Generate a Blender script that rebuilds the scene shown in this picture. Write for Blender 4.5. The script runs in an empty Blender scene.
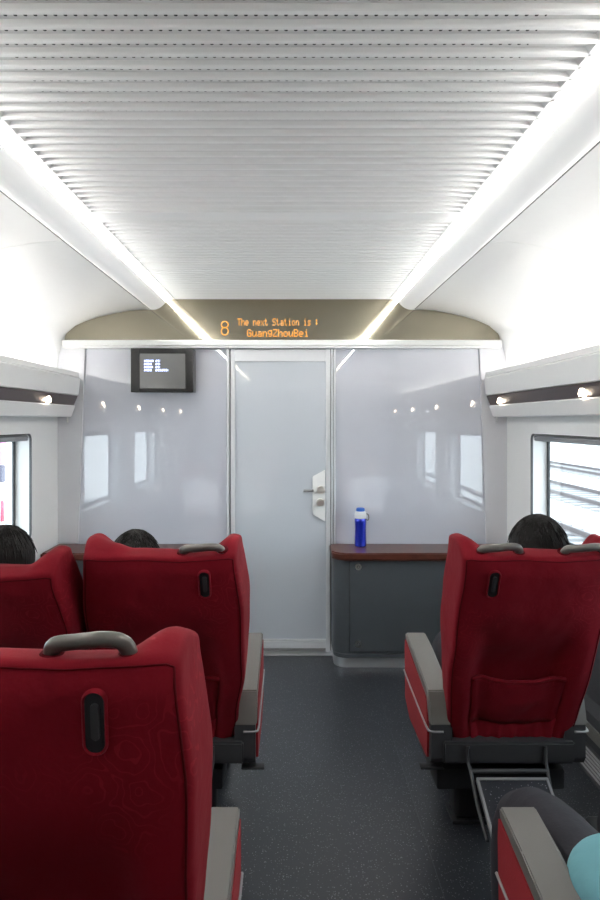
import bpy, bmesh, math, random
from mathutils import Vector, Matrix, noise
random.seed(7)
PI = math.pi
sc = bpy.context.scene
COL = sc.collection
XC = -0.055           # centre line of the carriage
CAMZ = 1.45
F = 694.0
YW = 4.37             # front partition plane
YR = -0.25            # rear wall

# ------------------------------------------------------------------ materials
def mat(name, col, rough=0.5, metal=0.0, coat=0.0, coat_rough=0.03, sheen=0.0, emit=None, estr=0.0,
        vary=0.04, vscale=30.0, bump=0.0, bscale=200.0, spec=0.5, ior=1.5):
    m = bpy.data.materials.new(name); m.use_nodes = True
    nt = m.node_tree; N = nt.nodes; L = nt.links
    b = N['Principled BSDF']
    b.inputs['Roughness'].default_value = rough
    b.inputs['Metallic'].default_value = metal
    b.inputs['Coat Weight'].default_value = coat
    b.inputs['Coat Roughness'].default_value = coat_rough; b.inputs['Coat IOR'].default_value = 1.7
    b.inputs['Sheen Weight'].default_value = sheen
    b.inputs['Specular IOR Level'].default_value = spec
    b.inputs['IOR'].default_value = ior
    tc = N.new('ShaderNodeTexCoord')
    nz = N.new('ShaderNodeTexNoise'); nz.inputs['Scale'].default_value = vscale; nz.inputs['Detail'].default_value = 4
    L.new(tc.outputs['Object'], nz.inputs['Vector'])
    mx = N.new('ShaderNodeMix'); mx.data_type = 'RGBA'
    c = Vector(col[:3])
    mx.inputs['A'].default_value = (*(c * (1 - vary)), 1); mx.inputs['B'].default_value = (*(c * (1 + vary)), 1)
    L.new(nz.outputs['Fac'], mx.inputs['Factor']); L.new(mx.outputs['Result'], b.inputs['Base Color'])
    if emit:
        b.inputs['Emission Color'].default_value = (*emit, 1); b.inputs['Emission Strength'].default_value = estr
    if bump:
        n2 = N.new('ShaderNodeTexNoise'); n2.inputs['Scale'].default_value = bscale; n2.inputs['Detail'].default_value = 3
        L.new(tc.outputs['Object'], n2.inputs['Vector'])
        bp = N.new('ShaderNodeBump'); bp.inputs['Strength'].default_value = bump; bp.inputs['Distance'].default_value = 0.002
        L.new(n2.outputs['Fac'], bp.inputs['Height']); L.new(bp.outputs['Normal'], b.inputs['Normal'])
    m['b'] = 1
    return m

def math_node(nt, op, a, b=None, clamp=False):
    n = nt.nodes.new('ShaderNodeMath'); n.operation = op; n.use_clamp = clamp
    for i, v in enumerate((a, b)):
        if v is None: continue
        if isinstance(v, (int, float)): n.inputs[i].default_value = v
        else: nt.links.new(v, n.inputs[i])
    return n.outputs[0]

M = {}
M['white'] = mat('white laminate', (0.80, 0.80, 0.79), 0.38, vary=0.015)
M['wallwhite'] = mat('white wall panel', (0.84, 0.84, 0.83), 0.45, vary=0.015)
M['rack'] = mat('pale rack fascia', (0.76, 0.76, 0.755), 0.4, vary=0.015)
M['endwhite'] = mat('pale lilac end wall', (0.66, 0.66, 0.69), 0.35, vary=0.015)
M['brown'] = mat('dark brown strip', (0.045, 0.028, 0.025), 0.3, vary=0.1, spec=0.4)
M['alu'] = mat('brushed aluminium', (0.72, 0.73, 0.74), 0.28, metal=0.85, vary=0.03, vscale=60)
M['alupaint'] = mat('silver painted frame', (0.70, 0.71, 0.73), 0.3, metal=0.25, vary=0.02)
M['chrome'] = mat('polished steel', (0.80, 0.78, 0.73), 0.30, metal=1.0, vary=0.03)
M['rearwall'] = mat('grey rear wall', (0.28, 0.28, 0.29), 0.5)
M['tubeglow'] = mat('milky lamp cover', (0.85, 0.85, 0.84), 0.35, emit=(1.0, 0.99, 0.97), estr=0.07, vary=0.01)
M['edge'] = mat('dark grey edge trim', (0.07, 0.07, 0.075), 0.5)
M['blind'] = mat('grey blind rail', (0.26, 0.27, 0.28), 0.5)
M['darkgap'] = mat('dark rubber', (0.015, 0.016, 0.018), 0.5)
M['glass_panel'] = mat('frosted partition glass', (0.585, 0.60, 0.67), 0.45, coat=1.0, coat_rough=0.0, vary=0.012, vscale=4)
M['door_glass'] = mat('frosted door glass', (0.55, 0.585, 0.635), 0.45, coat=0.7, coat_rough=0.02, vary=0.012, vscale=4)
M['bronze'] = mat('bronze mirror glass', (0.30, 0.27, 0.20), 0.07, metal=0.85, vary=0.03, vscale=5, coat=0.3)
M['led'] = mat('orange light dots', (0.3, 0.12, 0.01), 0.5, emit=(1.0, 0.42, 0.06), estr=0.34)
M['tvblack'] = mat('glossy black plastic', (0.006, 0.006, 0.006), 0.2, coat=0.0)
M['tvscreen'] = mat('grey screen', (0.055, 0.055, 0.052), 0.25, coat=1.0, coat_rough=0.02, emit=(0.9, 0.93, 0.9), estr=0.02)
M['tvtext'] = mat('screen text', (0.6, 0.65, 0.9), 0.5, emit=(0.6, 0.72, 1.0), estr=0.7)
M['slate'] = mat('slate grey cabinet', (0.058, 0.064, 0.071), 0.42, vary=0.08, vscale=80)
M['counter'] = mat('brown stained counter', (0.075, 0.022, 0.014), 0.32, coat=0.08, coat_rough=0.08, spec=0.18, vary=0.35, vscale=25)
M['grey_plastic'] = mat('warm grey plastic', (0.118, 0.112, 0.102), 0.42, vary=0.03, bump=0.1, bscale=600)
M['dark_plastic'] = mat('dark grey plastic', (0.034, 0.034, 0.037), 0.5, vary=0.05, bump=0.1, bscale=600)
M['handle'] = mat('satin grey handle', (0.15, 0.14, 0.128), 0.3, metal=0.35, vary=0.04)
M['black'] = mat('black metal', (0.02, 0.02, 0.022), 0.45, metal=0.3)
M['grille'] = mat('aluminium grille', (0.30, 0.30, 0.30), 0.4, metal=0.5)
M['sidedark'] = mat('dark wall carpet', (0.035, 0.036, 0.04), 0.85, bump=0.2)
M['lamp'] = mat('strip lamp diffuser', (0.9, 0.9, 0.9), 0.5, emit=(1.0, 0.985, 0.96), estr=31.0)
M['cove'] = mat('cove lamp tube', (0.9, 0.9, 0.9), 0.5, emit=(1.0, 0.985, 0.955), estr=6.0)
M['spot'] = mat('warm spotlight lens', (0.9, 0.85, 0.75), 0.4, emit=(1.0, 0.84, 0.66), estr=7.0)
M['skin'] = mat('skin', (0.50, 0.30, 0.21), 0.55, vary=0.06)
M['lip'] = mat('lips', (0.40, 0.16, 0.13), 0.5)
M['eye'] = mat('dark eyes', (0.02, 0.015, 0.012), 0.2)
M['shirt'] = mat('white shirt cotton', (0.88, 0.88, 0.90), 0.85, vary=0.03, bump=0.3, bscale=60)
M['cyan'] = mat('turquoise cloth', (0.12, 0.30, 0.335), 0.85, vary=0.15, vscale=9, bump=1.0, bscale=25)
M['trouser'] = mat('charcoal trousers', (0.014, 0.0125, 0.018), 0.85, vary=0.12, bump=0.3, bscale=120)
M['shoe'] = mat('black leather', (0.012, 0.012, 0.012), 0.35)
M['blue'] = mat('metallic blue flask', (0.012, 0.03, 0.50), 0.22, metal=0.55, coat=0.5)
M['capwhite'] = mat('white cap plastic', (0.72, 0.72, 0.74), 0.35)
M['capblue'] = mat('blue cap ring', (0.02, 0.12, 0.5), 0.35)
M['headcloth'] = mat('white headrest cloth', (0.72, 0.72, 0.72), 0.85, bump=0.2)
for k_ in ('glass_panel', 'door_glass'): M[k_].node_tree.nodes['Principled BSDF'].inputs['Coat IOR'].default_value = 2.1
M['ballast'] = mat('pale track ballast', (0.62, 0.61, 0.60), 0.95, vary=0.10, vscale=3)
M['sleeper'] = mat('grey concrete sleeper', (0.30, 0.29, 0.29), 0.9)
M['rail'] = mat('steel rail', (0.13, 0.11, 0.11), 0.6, metal=0.2)
M['concrete'] = mat('pale concrete', (0.6, 0.6, 0.59), 0.9, vary=0.06)
M['pink'] = mat('pink poster', (0.80, 0.25, 0.52), 0.5, vary=0.35, vscale=2.2)
M['purple'] = mat('purple grey board', (0.10, 0.09, 0.13), 0.6)
M['redpaint'] = mat('red paint', (0.7, 0.05, 0.10), 0.5)

# speckled floor
def floor_mat():
    m = mat('speckled dark floor', (0.050, 0.057, 0.070), 0.33, spec=0.5)
    nt = m.node_tree; N = nt.nodes; L = nt.links; b = N['Principled BSDF']
    tc = N.new('ShaderNodeTexCoord')
    def specks(scale, thr, gate):
        v = N.new('ShaderNodeTexVoronoi'); v.inputs['Scale'].default_value = scale
        L.new(tc.outputs['Object'], v.inputs['Vector'])
        near = math_node(nt, 'LESS_THAN', v.outputs['Distance'], thr)
        sp = N.new('ShaderNodeSeparateColor'); L.new(v.outputs['Color'], sp.inputs[0])
        return math_node(nt, 'MULTIPLY', near, math_node(nt, 'GREATER_THAN', sp.outputs[0], gate))
    s = math_node(nt, 'MAXIMUM', specks(95, 0.20, 0.6), specks(160, 0.24, 0.72))
    base = N.new('ShaderNodeTexNoise'); base.inputs['Scale'].default_value = 6; base.inputs['Detail'].default_value = 6
    L.new(tc.outputs['Object'], base.inputs['Vector'])
    mx0 = N.new('ShaderNodeMix'); mx0.data_type = 'RGBA'
    mx0.inputs['A'].default_value = (0.017, 0.019, 0.0235, 1); mx0.inputs['B'].default_value = (0.026, 0.0285, 0.035, 1)
    L.new(base.outputs['Fac'], mx0.inputs['Factor'])
    mx = N.new('ShaderNodeMix'); mx.data_type = 'RGBA'
    L.new(s, mx.inputs['Factor']); L.new(mx0.outputs['Result'], mx.inputs['A']); mx.inputs['B'].default_value = (0.20, 0.205, 0.22, 1)
    L.new(mx.outputs['Result'], b.inputs['Base Color'])
    return m
M['floor'] = floor_mat()

# perforated ceiling: rows of small holes in each groove
CY0, CP = 1.265, 0.0503
def ceil_mat():
    m = mat('perforated white ceiling', (0.76, 0.76, 0.745), 0.5)
    nt = m.node_tree; N = nt.nodes; L = nt.links; b = N['Principled BSDF']
    tc = N.new('ShaderNodeTexCoord'); sp = N.new('ShaderNodeSeparateXYZ'); L.new(tc.outputs['Object'], sp.inputs[0])
    fx = math_node(nt, 'SUBTRACT', math_node(nt, 'FLOORED_MODULO', sp.outputs[0], 0.019), 0.0095)
    fy = math_node(nt, 'SUBTRACT', math_node(nt, 'FLOORED_MODULO', math_node(nt, 'SUBTRACT', sp.outputs[1], CY0 - CP / 2), CP), CP / 2)
    d = math_node(nt, 'SQRT', math_node(nt, 'ADD', math_node(nt, 'MULTIPLY', fx, fx), math_node(nt, 'MULTIPLY', fy, fy)))
    hole = math_node(nt, 'LESS_THAN', d, 0.0036)
    inside = math_node(nt, 'LESS_THAN', math_node(nt, 'ABSOLUTE', math_node(nt, 'SUBTRACT', sp.outputs[0], XC)), 0.54)
    h = math_node(nt, 'MULTIPLY', hole, inside)
    mx = N.new('ShaderNodeMix'); mx.data_type = 'RGBA'
    L.new(h, mx.inputs['Factor']); mx.inputs['A'].default_value = (0.70, 0.70, 0.685, 1); mx.inputs['B'].default_value = (0.02, 0.02, 0.02, 1)
    L.new(mx.outputs['Result'], b.inputs['Base Color'])
    return m
M['ceil'] = ceil_mat()
M['rib'] = mat('white ceiling rib', (0.84, 0.84, 0.825), 0.4, vary=0.01)

# red brocade velvet with faint flower outlines
def velvet(name, base, line):
    m = mat(name, base, 0.8, sheen=0.07, spec=0.15)
    nt = m.node_tree; N = nt.nodes; L = nt.links; b = N['Principled BSDF']
    b.inputs['Sheen Tint'].default_value = (1, 0.3, 0.3, 1); b.inputs['Sheen Roughness'].default_value = 0.4
    tc = N.new('ShaderNodeTexCoord')
    nz = N.new('ShaderNodeTexNoise'); nz.inputs['Scale'].default_value = 14; nz.inputs['Detail'].default_value = 2
    L.new(tc.outputs['Object'], nz.inputs['Vector'])
    ad = N.new('ShaderNodeVectorMath'); ad.operation = 'MULTIPLY_ADD'
    L.new(nz.outputs['Color'], ad.inputs[0]); ad.inputs[1].default_value = (0.07, 0.07, 0.07); L.new(tc.outputs['Object'], ad.inputs[2])
    v = N.new('ShaderNodeTexVoronoi'); v.feature = 'SMOOTH_F1'; v.inputs['Scale'].default_value = 17; v.inputs['Smoothness'].default_value = 0.35
    L.new(ad.outputs[0], v.inputs['Vector'])
    fr = math_node(nt, 'FRACT', math_node(nt, 'MULTIPLY', v.outputs['Distance'], 6.0))
    ln = math_node(nt, 'LESS_THAN', math_node(nt, 'ABSOLUTE', math_node(nt, 'SUBTRACT', fr, 0.5)), 0.08)
    mk = N.new('ShaderNodeTexNoise'); mk.inputs['Scale'].default_value = 4.5; mk.inputs['Detail'].default_value = 1
    L.new(tc.outputs['Object'], mk.inputs['Vector'])
    gate = math_node(nt, 'MULTIPLY', math_node(nt, 'SUBTRACT', mk.outputs['Fac'], 0.50, True), 9.0, True)
    f = math_node(nt, 'MULTIPLY', ln, gate)
    f = math_node(nt, 'MULTIPLY', f, 0.55)
    mx = N.new('ShaderNodeMix'); mx.data_type = 'RGBA'
    L.new(f, mx.inputs['Factor']); mx.inputs['A'].default_value = (*base, 1); mx.inputs['B'].default_value = (*line, 1)
    L.new(mx.outputs['Result'], b.inputs['Base Color'])
    wr = N.new('ShaderNodeTexNoise'); wr.inputs['Scale'].default_value = 9; wr.inputs['Detail'].default_value = 5
    L.new(tc.outputs['Object'], wr.inputs['Vector'])
    bp = N.new('ShaderNodeBump'); bp.inputs['Strength'].default_value = 0.5; bp.inputs['Distance'].default_value = 0.012
    L.new(wr.outputs['Fac'], bp.inputs['Height']); L.new(bp.outputs['Normal'], b.inputs['Normal'])
    return m
M['red'] = velvet('red brocade velvet', (0.158, 0.0026, 0.0090), (0.25, 0.011, 0.020))
M['redpanel'] = mat('red side fabric', (0.235, 0.004, 0.009), 0.8, sheen=0.0, bump=0.2)
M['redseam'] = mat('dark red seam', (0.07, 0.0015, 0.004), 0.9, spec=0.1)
def hair_mat():
    m = mat('black hair', (0.008, 0.0065, 0.006), 0.6, spec=0.2)
    nt = m.node_tree; N = nt.nodes; L = nt.links; b = N['Principled BSDF']
    tc = N.new('ShaderNodeTexCoord'); mp = N.new('ShaderNodeMapping'); mp.inputs['Scale'].default_value = (140, 140, 10)
    L.new(tc.outputs['Object'], mp.inputs[0]); nz = N.new('ShaderNodeTexNoise'); nz.inputs['Scale'].default_value = 2
    L.new(mp.outputs[0], nz.inputs['Vector'])
    bp = N.new('ShaderNodeBump'); bp.inputs['Strength'].default_value = 0.7; bp.inputs['Distance'].default_value = 0.004
    L.new(nz.outputs['Fac'], bp.inputs['Height']); L.new(bp.outputs['Normal'], b.inputs['Normal'])
    return m
M['hair'] = hair_mat()
def pane_mat():
    m = bpy.data.materials.new('clear window glass'); m.use_nodes = True
    nt = m.node_tree; N = nt.nodes; L = nt.links; N.remove(N['Principled BSDF'])
    tr = N.new('ShaderNodeBsdfTransparent'); tr.inputs[0].default_value = (0.90, 0.95, 0.96, 1)
    gl = N.new('ShaderNodeBsdfGlossy'); gl.inputs['Roughness'].default_value = 0.0
    ge = N.new('ShaderNodeNewGeometry'); dt = N.new('ShaderNodeVectorMath'); dt.operation = 'DOT_PRODUCT'
    L.new(ge.outputs['Incoming'], dt.inputs[0]); L.new(ge.outputs['Normal'], dt.inputs[1])
    cs = math_node(nt, 'SUBTRACT', 1.0, math_node(nt, 'ABSOLUTE', dt.outputs['Value']))
    fz = math_node(nt, 'ADD', 0.03, math_node(nt, 'MULTIPLY', math_node(nt, 'POWER', cs, 5.0), 0.9))
    mx = N.new('ShaderNodeMixShader'); L.new(fz, mx.inputs[0]); L.new(tr.outputs[0], mx.inputs[1]); L.new(gl.outputs[0], mx.inputs[2])
    L.new(mx.outputs[0], N['Material Output'].inputs[0])
    return m
M['pane'] = pane_mat()

# ------------------------------------------------------------------ mesh helpers
def link(name, me, m, parent=None, loc=None, smooth=False, kind=None):
    o = bpy.data.objects.new(name, me); COL.objects.link(o)
    if m is not None:
        me.materials.clear(); me.materials.append(M[m])
    if smooth:
        for p in me.polygons: p.use_smooth = True
    if parent is not None: o.parent = parent
    if loc is not None: o.location = loc
    if kind: o['kind'] = kind
    return o
def fin(name, bm, m, parent=None, loc=None, smooth=False, kind=None, angle=None):
    bmesh.ops.recalc_face_normals(bm, faces=bm.faces[:])
    if angle is not None:
        for f in bm.faces: f.smooth = True
        for e in bm.edges:
            if len(e.link_faces) == 2 and e.calc_face_angle(0) > math.radians(angle): e.smooth = False
    me = bpy.data.meshes.new(name); bm.to_mesh(me); bm.free()
    return link(name, me, m, parent, loc, smooth, kind)
def thing(name, label, cat, loc=(0, 0, 0), group=None):
    o = bpy.data.objects.new(name, None); COL.objects.link(o); o.location = loc
    o.empty_display_size = 0.05
    return tag(o, label, cat, group)
def tag(o, label=None, cat=None, group=None, kind=None):
    if label: o['label'] = label
    if cat: o['category'] = cat
    if group: o['group'] = group
    if kind: o['kind'] = kind
    return o
def box(bm, x0, x1, y0, y1, z0, z1, bev=0.0, seg=2, mtx=None):
    r = bmesh.ops.create_cube(bm, size=1.0)
    vs = r['verts']
    for v in vs:
        v.co = Vector(((x0 + x1) / 2 + v.co.x * (x1 - x0), (y0 + y1) / 2 + v.co.y * (y1 - y0), (z0 + z1) / 2 + v.co.z * (z1 - z0)))
    if bev > 0:
        es = list({e for v in vs for e in v.link_edges})
        rr = bmesh.ops.bevel(bm, geom=es, offset=bev, segments=seg, profile=0.5, affect='EDGES')
        vs = list({v for f in rr['faces'] for v in f.verts} | {v for v in vs if v.is_valid})
    if mtx is not None:
        for v in vs: v.co = mtx @ v.co
    return vs
def cyl(bm, c, r, h, axis='Z', seg=24, r2=None):
    rot = {'Z': Matrix(), 'Y': Matrix.Rotation(-PI / 2, 4, 'X'), 'X': Matrix.Rotation(PI / 2, 4, 'Y')}[axis]
    bmesh.ops.create_cone(bm, cap_ends=True, segments=seg, radius1=r, radius2=r if r2 is None else r2, depth=h,
                          matrix=Matrix.Translation(c) @ rot)
def tube(bm, pts, r, seg=10, flat=1.0, caps=True):
    """sweep a circle (flattened by `flat`) along pts; r may be a list"""
    pts = [Vector(p) for p in pts]; n = len(pts); rings = []
    rr = r if isinstance(r, (list, tuple)) else [r] * n
    up = None
    for i, p in enumerate(pts):
        t = (pts[min(i + 1, n - 1)] - pts[max(i - 1, 0)]).normalized()
        if up is None:
            up = Vector((0, 0, 1)) if abs(t.z) < 0.9 else Vector((0, 1, 0))
        a = t.cross(up).normalized(); b = a.cross(t).normalized(); up = b
        rings.append([bm.verts.new(p + (a * math.cos(2 * PI * k / seg) + b * math.sin(2 * PI * k / seg) * flat) * rr[i]) for k in range(seg)])
    for i in range(n - 1):
        for k in range(seg):
            bm.faces.new((rings[i][k], rings[i][(k + 1) % seg], rings[i + 1][(k + 1) % seg], rings[i + 1][k]))
    if caps:
        bm.faces.new(rings[0][::-1]); bm.faces.new(rings[-1])
def smoothpath(pts, n=6):
    pts = [Vector(p) for p in pts]; out = []
    for i in range(len(pts) - 1):
        p0 = pts[max(i - 1, 0)]; p1 = pts[i]; p2 = pts[i + 1]; p3 = pts[min(i + 2, len(pts) - 1)]
        for k in range(n):
            t = k / n
            out.append(0.5 * ((2 * p1) + (-p0 + p2) * t + (2 * p0 - 5 * p1 + 4 * p2 - p3) * t * t + (-p0 + 3 * p1 - 3 * p2 + p3) * t ** 3))
    out.append(pts[-1]); return out
def prism_y(bm, prof, y0, y1):
    """closed (x,z) profile extruded along y"""
    a = [bm.verts.new((x, y0, z)) for x, z in prof]; b = [bm.verts.new((x, y1, z)) for x, z in prof]
    n = len(prof)
    for i in range(n): bm.faces.new((a[i], a[(i + 1) % n], b[(i + 1) % n], b[i]))
    bm.faces.new(a[::-1]); bm.faces.new(b)
def prism_z(bm, prof, z0, z1):
    a = [bm.verts.new((x, y, z0)) for x, y in prof]; b = [bm.verts.new((x, y, z1)) for x, y in prof]
    n = len(prof)
    for i in range(n): bm.faces.new((a[i], a[(i + 1) % n], b[(i + 1) % n], b[i]))
    bm.faces.new(a[::-1]); bm.faces.new(b)
def prism_x(bm, prof, x0, x1):
    a = [bm.verts.new((x0, y, z)) for y, z in prof]; b = [bm.verts.new((x1, y, z)) for y, z in prof]
    n = len(prof)
    for i in range(n): bm.faces.new((a[i], a[(i + 1) % n], b[(i + 1) % n], b[i]))
    bm.faces.new(a[::-1]); bm.faces.new(b)
def side(s, prof):        # half-width profile to world x
    return [(XC + s * h, z) for h, z in prof]
def thick(line, t, towards):
    """open polyline (h,z) -> closed profile, offset away"""
    off = []
    for i, (h, z) in enumerate(line):
        a = line[max(i - 1, 0)]; b = line[min(i + 1, len(line) - 1)]
        d = Vector((b[0] - a[0], b[1] - a[1])).normalized(); nrm = Vector((d.y, -d.x)) * towards
        off.append((h + nrm.x * t, z + nrm.y * t))
    return line + off[::-1]

# ------------------------------------------------------------------ setting
bm = bmesh.new(); box(bm, XC - 1.5, XC + 1.5, YR - 0.1, YW + 0.12, -0.05, 0)
fin('floor', bm, 'floor', kind='structure')
bm = bmesh.new()
box(bm, 0.4655, 0.4675, YR, 4.09, 0.0, 0.0008); 
o = fin('trim_1', bm, 'slate', kind='structure')

# ceiling slab with rib strips, flat joint panel at 2.53-2.62
bm = bmesh.new(); box(bm, XC - 0.732, XC + 0.732, YR, YW, 2.219, 2.25)
ceil = fin('ceiling', bm, 'ceil', kind='structure')
bm = bmesh.new()
y = CY0 - CP * 30
while y < YW - 0.03:
    ya, yb = y + 0.0115, y + CP - 0.0115
    if ya > YR + 0.02 and yb < YW and not (2.52 < (ya + yb) / 2 < 2.63):
        prism_x(bm, [(ya, 2.2195), (ya + 0.005, 2.2105), (ya + 0.009, 2.209), (yb - 0.009, 2.209), (yb - 0.005, 2.2105), (yb, 2.2195)], XC - 0.68, XC + 0.68)
    y += CP
box(bm, XC - 0.68, XC + 0.68, 2.525, 2.625, 2.2085, 2.2195)
for s in (-1, 1):
    prism_y(bm, side(s, [(0.660, 2.2195), (0.670, 2.209), (0.718, 2.209), (0.718, 2.2195)]), YR, YW)
fin('ribs', bm, 'rib', parent=ceil)

for i, s in enumerate((-1, 1)):
    nm = ('left', 'right')[i]
    # glowing strip lamp in the slot, with the rounded bulkhead tube below it
    t = thing('strip_lamp', 'continuous white strip lamp along the %s edge of the ribbed ceiling' % nm, 'ceiling light', (0, 0, 0), 'strip lamps along the ceiling')
    bm = bmesh.new(); prism_y(bm, side(s, [(0.726, 2.196), (0.7235, 2.198), (0.7235, 2.217), (0.732, 2.2185), (0.734, 2.2185), (0.734, 2.196)]), YR + 0.01, 4.323)
    fin('diffuser', bm, 'lamp', t)
    bm = bmesh.new()
    arc = [(0.7235, 2.1955), (0.728, 2.186), (0.738, 2.174), (0.750, 2.163), (0.765, 2.153), (0.782, 2.146), (0.800, 2.143), (0.815, 2.143), (0.822, 2.146), (0.8235, 2.155), (0.8235, 2.23), (0.735, 2.23), (0.735, 2.1955)]
    prism_y(bm, side(s, arc), YR, 4.323)
    fin('glowing_cover', bm, 'tubeglow', t, angle=30)
    bm = bmesh.new(); prism_y(bm, side(s, [(0.8237, 2.147), (0.8295, 2.1475), (0.8295, 2.16), (0.8237, 2.16)]), YR, 4.322)
    fin('gasket', bm, 'darkgap', t)
    # upper side panel
    line = [(0.830, 2.149), (0.90, 2.147), (0.95, 2.141), (1.05, 2.125), (1.14, 2.104), (1.22, 2.076), (1.29, 2.043), (1.345, 1.995), (1.375, 1.94), (1.395, 1.86), (1.405, 1.78), (1.41, 1.70), (1.41, 1.47)]
    prof = thick(line, 0.03, -1)
    bm = bmesh.new(); prism_y(bm, side(s, prof), YR, 2.6975); prism_y(bm, side(s, prof), 2.7015, YW)
    prism_y(bm, side(s, [(h, z + 0.012) for h, z in line[:-1]] + [(1.44, 1.6), (1.43, 2.2), (0.84, 2.22)]), 2.69, 2.71)
    fin('wall_upper_%s' % nm, bm, 'white', kind='structure', angle=25)

# windowed lower side walls
WIN = [(2.83, 3.87), (1.27, 2.31)]
ZW0, ZW1 = 0.80, 1.376
def rrect(y0, y1, z0, z1, r, n=6):
    pts = []
    for cy, cz, a0 in ((y1 - r, z1 - r, 0), (y0 + r, z1 - r, PI / 2), (y0 + r, z0 + r, PI), (y1 - r, z0 + r, 1.5 * PI)):
        for k in range(n + 1):
            a = a0 + k / n * PI / 2; pts.append((cy + r * math.cos(a), cz + r * math.sin(a)))
    return pts
def ring(bm, inner, outer, xi, xo):
    a = [bm.verts.new((xi, y, z)) for y, z in inner]; b = [bm.verts.new((xo, y, z)) for y, z in outer]; n = len(a)
    for i in range(n): bm.faces.new((a[i], a[(i + 1) % n], b[(i + 1) % n], b[i]))
    return a, b
def ring_solid(bm, inner, outer, x0, x1):
    n = len(inner); V = [[bm.verts.new((x, y, z)) for y, z in pl] for x, pl in ((x0, inner), (x0, outer), (x1, outer), (x1, inner))]
    for j in range(4):
        A, B = V[j], V[(j + 1) % 4]
        for i in range(n): bm.faces.new((A[i], A[(i + 1) % n], B[(i + 1) % n], B[i]))
for i, s in enumerate((-1, 1)):
    nm = ('left', 'right')[i]
    xw = XC + s * 1.405
    bm = bmesh.new()
    def q(y0, y1, z0, z1):
        box(bm, min(xw, xw + s * 0.02), max(xw, xw + s * 0.02), y0, y1, z0, z1)
    ys = [YR] + sorted(v for w in WIN for v in (w[0] - 0.12, w[1] + 0.12)) + [YW + 0.05]
    for k in range(0, len(ys), 2): q(ys[k], ys[k + 1], 0.0, 1.50)
    for (w0, w1) in WIN:
        q(w0 - 0.12, w1 + 0.12, 0.0, 0.68); q(w0 - 0.12, w1 + 0.12, 1.44, 1.50)
        inner = rrect(w0, w1, ZW0, ZW1, 0.035); y0, y1, z0, z1 = w0 - 0.12, w1 + 0.12, 0.68, 1.44
        outer = []
        cy, cz = (w0 + w1) / 2, (ZW0 + ZW1) / 2
        corners = [(y1, z1), (y0, z1), (y0, z0), (y1, z0)]
        for j, (py, pz) in enumerate(inner):
            cidx, kk = divmod(j, 7)
            if kk == 3: outer.append(corners[cidx]); continue
            on_side = (kk < 3) == (cidx in (0, 2))
            ey, ez = corners[cidx]
            outer.append((ey, pz) if on_side else (py, ez))
        ring_solid(bm, inner, outer, xw, xw + s * 0.02)
        # raised surround
        ring_solid(bm, inner, rrect(w0 - 0.10, w1 + 0.10, ZW0 - 0.09, 1.435, 0.07), xw, xw - s * 0.010)
    fin('wall_%s' % nm, bm, 'wallwhite', kind='structure')
    for j, (w0, w1) in enumerate(WIN):
        w = thing('window_%d' % (1 + 2 * i + j), None, None, (0, 0, 0)); w['kind'] = 'structure'
        inner = rrect(w0, w1, ZW0, ZW1, 0.035); small = rrect(w0 + 0.012, w1 - 0.012, ZW0 + 0.012, ZW1 - 0.012, 0.03)
        bm = bmesh.new(); a, b = ring(bm, inner, small, xw - s * 0.008, xw + s * 0.085)
        a, b = ring(bm, [(p[0], p[1]) for p in small], rrect(w0 - 0.03, w1 + 0.03, ZW0 - 0.03, ZW1 + 0.03, 0.05), xw + s * 0.085, xw + s * 0.085)
        fin('window_frame', bm, 'wallwhite', w)
        bm = bmesh.new(); ring_solid(bm, rrect(w0 + 0.001, w1 - 0.001, ZW0 + 0.001, ZW1 - 0.001, 0.034), rrect(w0 - 0.004, w1 + 0.004, ZW0 - 0.004, ZW1 + 0.004, 0.038), xw - s * 0.013, xw + s * 0.004)
        fin('metal_edge', bm, 'edge', w)
        bm = bmesh.new(); ring_solid(bm, rrect(w0 + 0.030, w1 - 0.030, ZW0 + 0.03, ZW1 - 0.03, 0.03), small, xw + s * 0.072, xw + s * 0.084)
        fin('rubber_seal', bm, 'darkgap', w)
        bm = bmesh.new(); ring_solid(bm, [(p[0], p[1]) for p in rrect((w0 + w1) / 2 - 0.001, (w0 + w1) / 2 + 0.001, 1.0, 1.002, 0.0004)], rrect(w0 + 0.02, w1 - 0.02, ZW0 + 0.02, ZW1 - 0.02, 0.03), xw + s * 0.075, xw + s * 0.079)
        fin('pane', bm, 'pane', w)
        bm = bmesh.new()
        for zz, rr in ((1.362, 0.010), (1.347, 0.007)): cyl(bm, (xw + s * 0.012, (w0 + w1) / 2, zz), rr, w1 - w0 - 0.008, 'Y', 12)
        box(bm, min(xw + s * 0.004, xw + s * 0.05), max(xw + s * 0.004, xw + s * 0.05), w0 + 0.012, w1 - 0.012, 1.346, 1.370)
        fin('roller_blind', bm, 'blind', w, angle=40)
    # dark lower lining, heater duct
    bm = bmesh.new()
    prism_y(bm, side(s, [(1.404, 0.0), (1.404, 0.56), (1.401, 0.56), (1.385, 0.22), (1.345, 0.19), (1.345, 0.0)]), YR, 4.0)
    fin('wall_lining_%s' % nm, bm, 'sidedark', kind='structure')
    h = thing('floor_heater', 'aluminium floor heater grille along the foot of the %s wall' % nm, 'heater', (0, 0, 0), 'floor heaters')
    bm = bmesh.new(); prism_y(bm, side(s, [(1.265, 0.0), (1.344, 0.0), (1.344, 0.05), (1.322, 0.05), (1.265, 0.012)]), 0.0, 3.95)
    fin('casing', bm, 'dark_plastic', h)
    bm = bmesh.new()
    for k in range(6):
        t = k / 5; hh = 1.270 + 0.047 * t; zz = 0.016 + 0.032 * t
        prism_y(bm, side(s, [(hh, zz - 0.004), (hh + 0.0055, zz), (hh + 0.0055, zz + 0.006), (hh, zz + 0.003)]), 0.02, 3.93)
    fin('louvres', bm, 'grille', h)
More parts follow.
